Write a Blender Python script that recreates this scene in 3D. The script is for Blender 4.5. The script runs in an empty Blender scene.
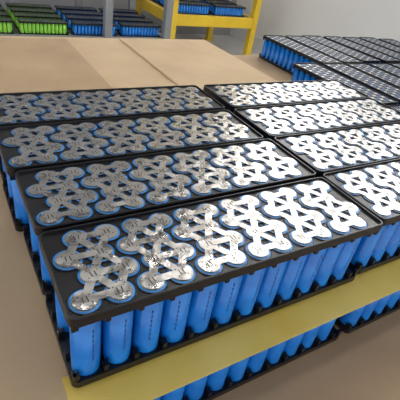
import bpy, math, random
from mathutils import Matrix, Vector
random.seed(4)
S=bpy.context.scene
COL=S.collection

# ---------------------------------------------------------------- materials
def mat(name, col, rough=.5, metal=0., noise=None, bump=None, emis=None, spec=None, rn=None):
    m=bpy.data.materials.new(name); m.use_nodes=True
    nt=m.node_tree; b=nt.nodes['Principled BSDF']
    b.inputs['Base Color'].default_value=(*col,1)
    b.inputs['Roughness'].default_value=rough
    b.inputs['Metallic'].default_value=metal
    if spec is not None: b.inputs['Specular IOR Level'].default_value=spec
    tc=nt.nodes.new('ShaderNodeTexCoord')
    if noise:
        scale,col2,lo,hi=noise
        n=nt.nodes.new('ShaderNodeTexNoise'); n.inputs['Scale'].default_value=scale
        n.inputs['Detail'].default_value=5
        r=nt.nodes.new('ShaderNodeValToRGB')
        r.color_ramp.elements[0].position=lo; r.color_ramp.elements[1].position=hi
        r.color_ramp.elements[0].color=(*col,1); r.color_ramp.elements[1].color=(*col2,1)
        nt.links.new(tc.outputs['Object'],n.inputs['Vector'])
        nt.links.new(n.outputs['Fac'],r.inputs['Fac'])
        nt.links.new(r.outputs['Color'],b.inputs['Base Color'])
    if rn:
        n=nt.nodes.new('ShaderNodeTexNoise'); n.inputs['Scale'].default_value=rn[0];n.inputs['Detail'].default_value=4
        mr=nt.nodes.new('ShaderNodeMapRange')
        mr.inputs['From Min'].default_value=.3;mr.inputs['From Max'].default_value=.7
        mr.inputs['To Min'].default_value=rn[1];mr.inputs['To Max'].default_value=rn[2]
        nt.links.new(tc.outputs['Object'],n.inputs['Vector'])
        nt.links.new(n.outputs['Fac'],mr.inputs['Value'])
        nt.links.new(mr.outputs['Result'],b.inputs['Roughness'])
    if bump:
        n=nt.nodes.new('ShaderNodeTexNoise'); n.inputs['Scale'].default_value=bump[0]
        bp=nt.nodes.new('ShaderNodeBump'); bp.inputs['Strength'].default_value=bump[1]
        bp.inputs['Distance'].default_value=bump[2]
        nt.links.new(tc.outputs['Object'],n.inputs['Vector'])
        nt.links.new(n.outputs['Fac'],bp.inputs['Height'])
        nt.links.new(bp.outputs['Normal'],b.inputs['Normal'])
    if emis:
        b.inputs['Emission Color'].default_value=(*emis[0],1)
        b.inputs['Emission Strength'].default_value=emis[1]
    return m
M_BLUE=mat('cell_wrap_blue',(.007,.17,.60),.20,0,(60,(.012,.24,.74),.35,.7))
M_GREEN=mat('cell_wrap_green',(.24,.60,.05),.35)
M_BLACK=mat('holder_black_plastic',(.007,.007,.009),.34,0,None,(400,.15,.0005))
M_INS=mat('cell_top_insulator',(.36,.44,.44),.6)
M_CAN=mat('cell_can_dark',(.025,.03,.035),.5)
M_RING=mat('cell_wrap_shoulder',(.02,.30,.85),.35)
M_NI=mat('nickel_strip',(.43,.42,.40),.30,1,(55,(.62,.60,.57),.3,.7),(75,.75,.002),rn=(90,.20,.42))
M_NID=mat('nickel_weld_mark',(.05,.05,.055),.45,.6)
M_PRINT=mat('cell_print',(.01,.04,.18),.4)
M_TAPE=mat('white_tape',(.75,.74,.70),.6)
M_CARD=mat('cardboard',(.55,.40,.24),.85,0,(9,(.64,.48,.30),.3,.7),(25,.3,.004))
M_CARD2=mat('cardboard_brown',(.42,.295,.175),.85,0,(9,(.50,.36,.22),.3,.7),(25,.3,.004))
M_YEL=mat('yellow_card',(.76,.55,.08),.7,0,(14,(.84,.66,.18),.3,.7))
M_RACK=mat('rack_yellow_paint',(.86,.58,.03),.4,0,(6,(.76,.50,.03),.4,.7))
M_RACKG=mat('rack_grey_paint',(.24,.25,.26),.5)
M_DECK=mat('rack_deck_steel',(.18,.18,.18),.5,.3)
M_WALL=mat('wall_paint',(.88,.88,.87),.8,0,(2,(.83,.83,.83),.3,.7))
M_BACK=mat('wall_back_paint',(.34,.34,.35),.85)
M_CEIL=mat('ceiling_paint',(.07,.07,.08),.9)
M_FLOOR=mat('concrete_floor',(.52,.53,.52),.5,0,(3,(.62,.63,.62),.3,.7))
M_WOOD=mat('pallet_wood',(.42,.28,.15),.8,0,(20,(.52,.36,.2),.3,.7))
M_WIN=mat('window_daylight',(.9,.95,1),.3,0,emis=((1,.98,.96),5))
M_LAMP=mat('lamp_tube',(1,1,1),.3,0,emis=((1,.97,.92),30))
M_WHITE=mat('white_metal',(.75,.76,.77),.5)

# ---------------------------------------------------------------- mesh helper
class MB:
    def __init__(s): s.v=[];s.f=[];s.m=[];s.sm=[];s.mats=[]
    def mi(s,m):
        if m not in s.mats: s.mats.append(m)
        return s.mats.index(m)
    def prism(s,pts,z0,z1,m,smooth=False,cap=True,bottom=True):
        n=len(pts);o=len(s.v);k=s.mi(m)
        s.v+=[(x,y,z0) for x,y in pts]+[(x,y,z1) for x,y in pts]
        for i in range(n):
            j=(i+1)%n
            s.f.append((o+i,o+j,o+n+j,o+n+i));s.m.append(k);s.sm.append(smooth)
        if cap: s.f.append(tuple(o+n+i for i in range(n)));s.m.append(k);s.sm.append(False)
        if bottom: s.f.append(tuple(o+n-1-i for i in range(n)));s.m.append(k);s.sm.append(False)
    def box(s,a,b,m):
        s.prism([(a[0],a[1]),(b[0],a[1]),(b[0],b[1]),(a[0],b[1])],a[2],b[2],m)
    def flat(s,pts,z,m):
        o=len(s.v);s.v+=[(x,y,z) for x,y in pts]
        s.f.append(tuple(range(o,o+len(pts))));s.m.append(s.mi(m));s.sm.append(False)
    def fan(s,c,pts,z,m):
        o=len(s.v);n=len(pts);k=s.mi(m);s.v.append((c[0],c[1],z));s.v+=[(x,y,z) for x,y in pts]
        for i in range(n):
            s.f.append((o,o+1+i,o+1+(i+1)%n));s.m.append(k);s.sm.append(False)
    def loops(s,ls,m):
        n=len(ls[0][0]);o=len(s.v);k=s.mi(m)
        for pts,z in ls: s.v+=[(x,y,z) for x,y in pts]
        for q in range(len(ls)-1):
            for i in range(n):
                j=(i+1)%n
                s.f.append((o+q*n+i,o+q*n+j,o+(q+1)*n+j,o+(q+1)*n+i));s.m.append(k);s.sm.append(False)
    def circ(s,cx,cy,r,n): return [(cx+r*math.cos(2*math.pi*i/n),cy+r*math.sin(2*math.pi*i/n)) for i in range(n)]
    def mesh(s,name):
        me=bpy.data.meshes.new(name);me.from_pydata(s.v,[],s.f)
        for m in s.mats: me.materials.append(m)
        me.polygons.foreach_set('material_index',s.m)
        me.polygons.foreach_set('use_smooth',s.sm)
        me.update();return me
def rrect(x0,y0,x1,y1,r,n=5):
    p=[]
    for cx,cy,a in ((x1-r,y0+r,-90),(x1-r,y1-r,0),(x0+r,y1-r,90),(x0+r,y0+r,180)):
        for i in range(n+1):
            t=math.radians(a+90*i/n);p.append((cx+r*math.cos(t),cy+r*math.sin(t)))
    return p
def obj(name,me,loc=(0,0,0),rz=0,parent=None):
    o=bpy.data.objects.new(name,me);COL.objects.link(o)
    o.location=loc;o.rotation_euler=(0,0,rz)
    if parent: o.parent=parent
    return o
def empty(name,loc=(0,0,0)):
    o=bpy.data.objects.new(name,None);COL.objects.link(o);o.location=loc;return o

# ---------------------------------------------------------------- battery pack
N=12;P=.0212;RH=P*.866;MG=.0012
L=P*(N+.5)+2*MG; D=3*RH+P+2*MG; H=.068
def cellpos(r,c): return (MG+P/2+P*c+(P/2 if r%2 else 0), MG+P/2+RH*r)
def neigh(r,c):
    """neighbour cell in each of the six hex directions 0,60,..300 deg"""
    if r%2==0: return [(r,c+1),(r+1,c),(r+1,c-1),(r,c-1),(r-1,c-1),(r-1,c)]
    return [(r,c+1),(r+1,c+1),(r+1,c),(r,c-1),(r-1,c),(r-1,c+1)]
def pack_mesh(name,wrap,detail=True,strips=True,seed=0):
    rnd=random.Random(seed)
    b=MB()
    for r in range(4):
        for c in range(N):
            x,y=cellpos(r,c)
            b.prism(b.circ(x,y,.0094,28),.003,.0664,wrap,True,True,False)
            if strips: b.flat(b.circ(x,y,.0094,28),.06646,M_RING)
            b.flat(b.circ(x,y,.0082,24),.06652,M_INS)
            b.flat(b.circ(x,y,.0076,24),.06660,M_CAN)
            b.loops([(b.circ(x,y,.01055,24),.0659),(b.circ(x,y,.0104,24),.0668),(b.circ(x,y,.0098,24),.0668),(b.circ(x,y,.0096,24),.0662)],M_BLACK)
            if not strips: b.flat(b.circ(x,y,.0040,16),.0668,M_NI)
            if detail and r==0:
                R_=.00946;w=.10
                a2=-1.75+rnd.uniform(-.5,.5)
                for k in range(7):
                    z=.020+k*.0045
                    o=len(b.v)
                    b.v+=[(x+R_*math.cos(a2),y+R_*math.sin(a2),z),(x+R_*math.cos(a2+w),y+R_*math.sin(a2+w),z),
                          (x+R_*math.cos(a2+w),y+R_*math.sin(a2+w),z+.003),(x+R_*math.cos(a2),y+R_*math.sin(a2),z+.003)]
                    b.f.append((o,o+1,o+2,o+3));b.m.append(b.mi(M_PRINT));b.sm.append(False)
    b.prism(rrect(0,0,L,D,.005),.0615,.0660,M_BLACK)
    b.prism(rrect(0,0,L,D,.005),.0,.0060,M_BLACK)
    def rr(e,r): return rrect(-e,-e,L+e,D+e,r)
    b.loops([(rr(.0004,.0053),.0600),(rr(.0008,.0057),.0605),(rr(.0008,.0057),.0676),(rr(.0002,.0051),.0682),
             (rr(-.0008,.0045),.0682),(rr(-.0012,.004),.0657)],M_BLACK)
    for (r,yy) in ((0,0.0),(3,D)):
        for c in range(N+1):
            x=cellpos(r,0)[0]-P/2+P*c
            sg=1 if r==0 else -1
            for z0,z1,w in ((.0555,.0615,.0016),(.0060,.012,.0016)):
                ya,yb=sorted((yy+sg*.0008,yy+sg*.006))
                xa=max(.001,x-w);xb=min(L-.001,x+w)
                b.box((xa,ya,z0),(xb,yb,z1),M_BLACK)
    for xx in (0,L):
        sg=1 if xx==0 else -1
        for r in range(5):
            y=MG+RH*r+ .001
            xa,xb=sorted((xx+sg*.0008,xx+sg*.005))
            for z0,z1 in ((.0555,.0615),(.0060,.012)):
                b.box((xa,max(.001,y-.0016),z0),(xb,min(D-.001,y+.0016),z1),M_BLACK)
    for xx in (.004,L-.014):
        for yy in (.002,D-.012): b.box((xx,yy,-.0015),(xx+.01,yy+.01,.0),M_BLACK)
    if not strips: return b.mesh(name)
    z=.0674
    def bar(p,q,w,zz):
        dx,dy=q[0]-p[0],q[1]-p[1];l=math.hypot(dx,dy);nx,ny=-dy/l*w/2,dx/l*w/2
        b.prism([(p[0]-nx,p[1]-ny),(q[0]-nx,q[1]-ny),(q[0]+nx,q[1]+ny),(p[0]+nx,p[1]+ny)],zz-.0003,zz,M_NI,False,True,False)
    for g in range(N//2):
        grp={(r,c) for r in range(4) for c in (2*g,2*g+1)}
        for (r,c) in sorted(grp):
            x,y=cellpos(r,c)
            nb=neigh(r,c);ins=[q in grp for q in nb]
            pts=[]
            for i in range(48):
                th=2*math.pi*i/48+.001;s=int(th/(math.pi/3))%6
                rad=.0056 if (ins[s] and ins[(s+1)%6]) else .0077
                pts.append((x+rad*math.cos(th),y+rad*math.sin(th)))
            b.prism(pts,z-.0003,z+.00008,M_NI,False,False,False)
            b.fan((x,y),pts,z+.00008,M_NI)
            if detail:
                for off in (-.0014,.0014):
                    t=rnd.uniform(-.15,.15)+math.pi/2
                    ux,uy=math.cos(t),math.sin(t);l,w=.0024,.00035
                    xx=x+off
                    b.flat([(xx-ux*l+uy*w,y-uy*l-ux*w),(xx+ux*l+uy*w,y+uy*l-ux*w),(xx+ux*l-uy*w,y+uy*l+ux*w),(xx-ux*l-uy*w,y-uy*l+ux*w)],z+.00016,M_NID)
                for sx,sy in ((-1,-1),(1,-1),(1,1),(-1,1)):
                    b.flat(b.circ(x+sx*.0034,y+sy*.0030,.00055,6),z+.00016,M_NID)
            for s in (0,1,2):
                if ins[s]: bar((x,y),cellpos(*nb[s]),.0056,z)
    return b.mesh(name)
ME_B=pack_mesh('battery_pack_mesh',M_BLUE)
ME_BL=pack_mesh('battery_pack_open_mesh',M_BLUE,False,False)
ME_G=pack_mesh('battery_pack_green_mesh',M_GREEN,False,False)

RP=.0836
left=[(0,0,0),(.000,RP,.004),(-.005,2*RP+.001,-.004),(-.003,3*RP+.001,.005)]
right=[(.2715,.004,.003),(.273,RP+.003,-.005),(.273,2*RP+.001,.006),(.276,3*RP+.002,-.004)]
for x,y,r in left+right:
    obj('battery_pack',ME_B,(x,y,.0021),r)

# ---------------------------------------------------------------- cardboard
def sheet(name,x0,y0,x1,y1,z0,z1,m,parent=None):
    b=MB();b.box((x0,y0,z0),(x1,y1,z1),m)
    return obj(name,b.mesh(name),parent=parent)
sheet('cardboard_sheet',-.26,-.008,.58,.83,-.004,0,M_CARD)
sheet('cardboard_sheet',-.26,.345,.205,.80,.0002,.0045,M_CARD2)
sheet('cardboard_sheet',.335,.352,.575,.82,.0002,.0035,M_CARD)
sheet('yellow_card_strip',-.004,-.026,.60,.012,.0001,.0006,M_YEL)

st=empty('battery_pack_stack')
sheet('interlayer_sheet',-.26,-.24,.66,.83,-.0795,-.0755,M_CARD2,st)
for k in range(1,7):
    z=-.004-.0715*k-.0045*(k-1)+.0015
    for c in range(2):
        for r in range(9):
            if k>1 and 0<r<8 and 0<c<1: continue
            o=obj('pack',ME_BL,(.004+c*.274+random.uniform(-.003,.003),-.010+r*RP+random.uniform(-.002,.002),z),0,st)
for k in range(2,7):
    z=-.004-.0715*k-.0045*(k-1)
    sheet('interlayer_sheet',-.02,-.03,.58,.78,z-.0043,z-.0002,M_CARD2,st)
zb=-.004-.0715*6-.0045*5-.0045

def pallet(x0,y0,x1,y1,ztop,zf):
    b=MB();n=7
    w=(y1-y0)/(n*1.35)
    for i in range(n):
        y=y0+(y1-y0-w)*i/(n-1);b.box((x0,y,ztop-.02),(x1,y+w,ztop),M_WOOD)
    for i in range(3):
        x=x0+(x1-x0-.09)*i/2
        b.box((x,y0,ztop-.045),(x+.09,y1,ztop-.0202),M_WOOD)
        b.box((x,y0,zf),(x+.09,y1,zf+.02),M_WOOD)
        for j in range(3):
            y=y0+(y1-y0-.1)*j/2;b.box((x,y,zf+.0202),(x+.09,y+.1,ztop-.0452),M_WOOD)
    obj('wooden_pallet',b.mesh('wooden_pallet'))
ZF=-.60
pallet(-.2,-.1,.62,.84,zb,ZF)

# ---------------------------------------------------------------- second pallet
st2=empty('battery_pack_stack')
X2,Y2=.735,-.20
for k in range(6):
    z=-.068-.0762*k
    for j in range(4):
        for i in range(7):
            if k and 0<i: continue
            sh=.10 if j==3 else 0
            obj('pack',ME_BL,(X2+D+sh+i*RP*1.10+random.uniform(-.004,.004),Y2+j*.28+random.uniform(-.008,.008),z),math.pi/2+random.uniform(-.02,.02),st2)
    sheet('interlayer_sheet',X2-.015,Y2-.02,X2+.76,Y2+1.13,z-.0058,z-.0018,M_CARD2,st2)
pallet(X2-.02,Y2-.03,X2+.78,Y2+1.14,z-.0060,ZF)

# ---------------------------------------------------------------- racks
def rack(x0,x1,y0,y1,zs,paint,posts,name='storage_rack',top=1.6,bh=.07):
    root=empty(name)
    b=MB();w=.045
    for x in posts:
        for y in (y0,y1-w):
            b.box((x,y,ZF),(x+w,y+w,top),paint)
            b.box((x-.015,y-.015,ZF),(x+w+.015,y+w+.015,ZF+.008),paint)
    for z in zs:
        b.box((x0+w,y0+.005,z-bh),(x1-w,y0+.04,z),paint)
        b.box((x0+w,y1-.04,z-bh),(x1-w,y1-.005,z),paint)
        b.box((x0+.005,y0+w,z-bh),(x0+.04,y1-w,z),paint)
        b.box((x1-.04,y0+w,z-bh),(x1-.005,y1-w,z),paint)
        b.box((x0+.04,y0+.04,z-.02),(x1-.04,y1-.04,z-.008),M_DECK)
    obj('frame',b.mesh(name),parent=root)
    return root
rk=rack(1.34,2.08,2.50,3.14,(-.28,.75),M_RACK,(1.34,2.035))
for j in range(4):
    for i in range(2):
        obj('pack',ME_BL,(1.42+i*.31,2.57+j*.12,-.285),0,rk)
rk2=rack(-.90,1.27,2.35,3.0,(-.40,.75),M_RACKG,(-.90,.83,1.225))
for j in range(4):
    for i in range(7):
        m=ME_G if i<5 else ME_BL
        obj('pack',m,(-.84+i*.30,2.41+j*.13,-.405),0,rk2)

# ---------------------------------------------------------------- room
def box_obj(name,a,b_,m):
    b=MB();b.box(a,b_,m);return obj(name,b.mesh(name))
XW,YW,ZC=2.42,3.3,2.5
box_obj('floor',(-3,-3,ZF-.1),(XW,YW,ZF),M_FLOOR)
box_obj('wall_back',(-3,YW,ZF),(XW+.12,YW+.12,ZC),M_BACK)
box_obj('ceiling',(-3,-3,ZC),(XW+.12,YW+.12,ZC+.1),M_CEIL)
wz0,wz1=.75,2.1
wins=[(.2,1.4),(1.65,2.85)]
b=MB()
b.box((XW,-3,ZF),(XW+.12,YW,wz0),M_WALL);b.box((XW,-3,wz1),(XW+.12,YW,ZC),M_WALL)
ys=[-3]+[v for w in wins for v in w]+[YW]
for i in range(0,len(ys),2): b.box((XW,ys[i],wz0),(XW+.12,ys[i+1],wz1),M_WALL)
obj('wall_right',b.mesh('wall_right'))
for i,(a,c) in enumerate(wins):
    b=MB()
    b.box((XW+.07,a,wz0),(XW+.08,c,wz1),M_WIN)
    for y in (a,(a+c)/2-.02,c-.04): b.box((XW+.02,y,wz0),(XW+.06,y+.04,wz1),M_WHITE)
    for z in (wz0,wz1-.04): b.box((XW+.02,a,z),(XW+.06,c,z+.04),M_WHITE)
    obj('window_%d'%(i+1),b.mesh('window'))
box_obj('baseboard_right',(XW-.012,-3,ZF),(XW,YW,ZF+.1),M_WHITE)

for x,y in ((1.75,1.7),(1.6,.0),(-.3,1.3)):  # last lamp is an unseen addition that brightens the rack and cardboard
    b=MB();b.box((x-.6,y-.09,ZC-.06),(x+.6,y+.09,ZC-.0),M_WHITE)
    for t in (-.045,.045):
        b.box((x-.57,y+t-.015,ZC-.09),(x+.57,y+t+.015,ZC-.0605),M_LAMP)
    obj('unseen_ceiling_lamp',b.mesh('unseen_ceiling_lamp'))

w=bpy.data.worlds.new('World');S.world=w;w.use_nodes=True
w.node_tree.nodes['Background'].inputs[0].default_value=(.98,.98,1,1)
w.node_tree.nodes['Background'].inputs[1].default_value=1.4

# ---------------------------------------------------------------- camera
def Rm(a,b_,c):
    return Matrix.Rotation(c,3,'Z')@Matrix.Rotation(b_,3,'Y')@Matrix.Rotation(a,3,'X')
cd=bpy.data.cameras.new('camera');co=bpy.data.objects.new('camera',cd);COL.objects.link(co)
co.matrix_world=Matrix.Translation((-.0349,-.1493,.2582))@Rm(.9736,-.1493,-.5167).to_4x4()
cd.sensor_width=36;cd.lens=36*408.24/400;cd.clip_start=.01;cd.clip_end=50
S.camera=co
S.view_settings.view_transform='Standard'
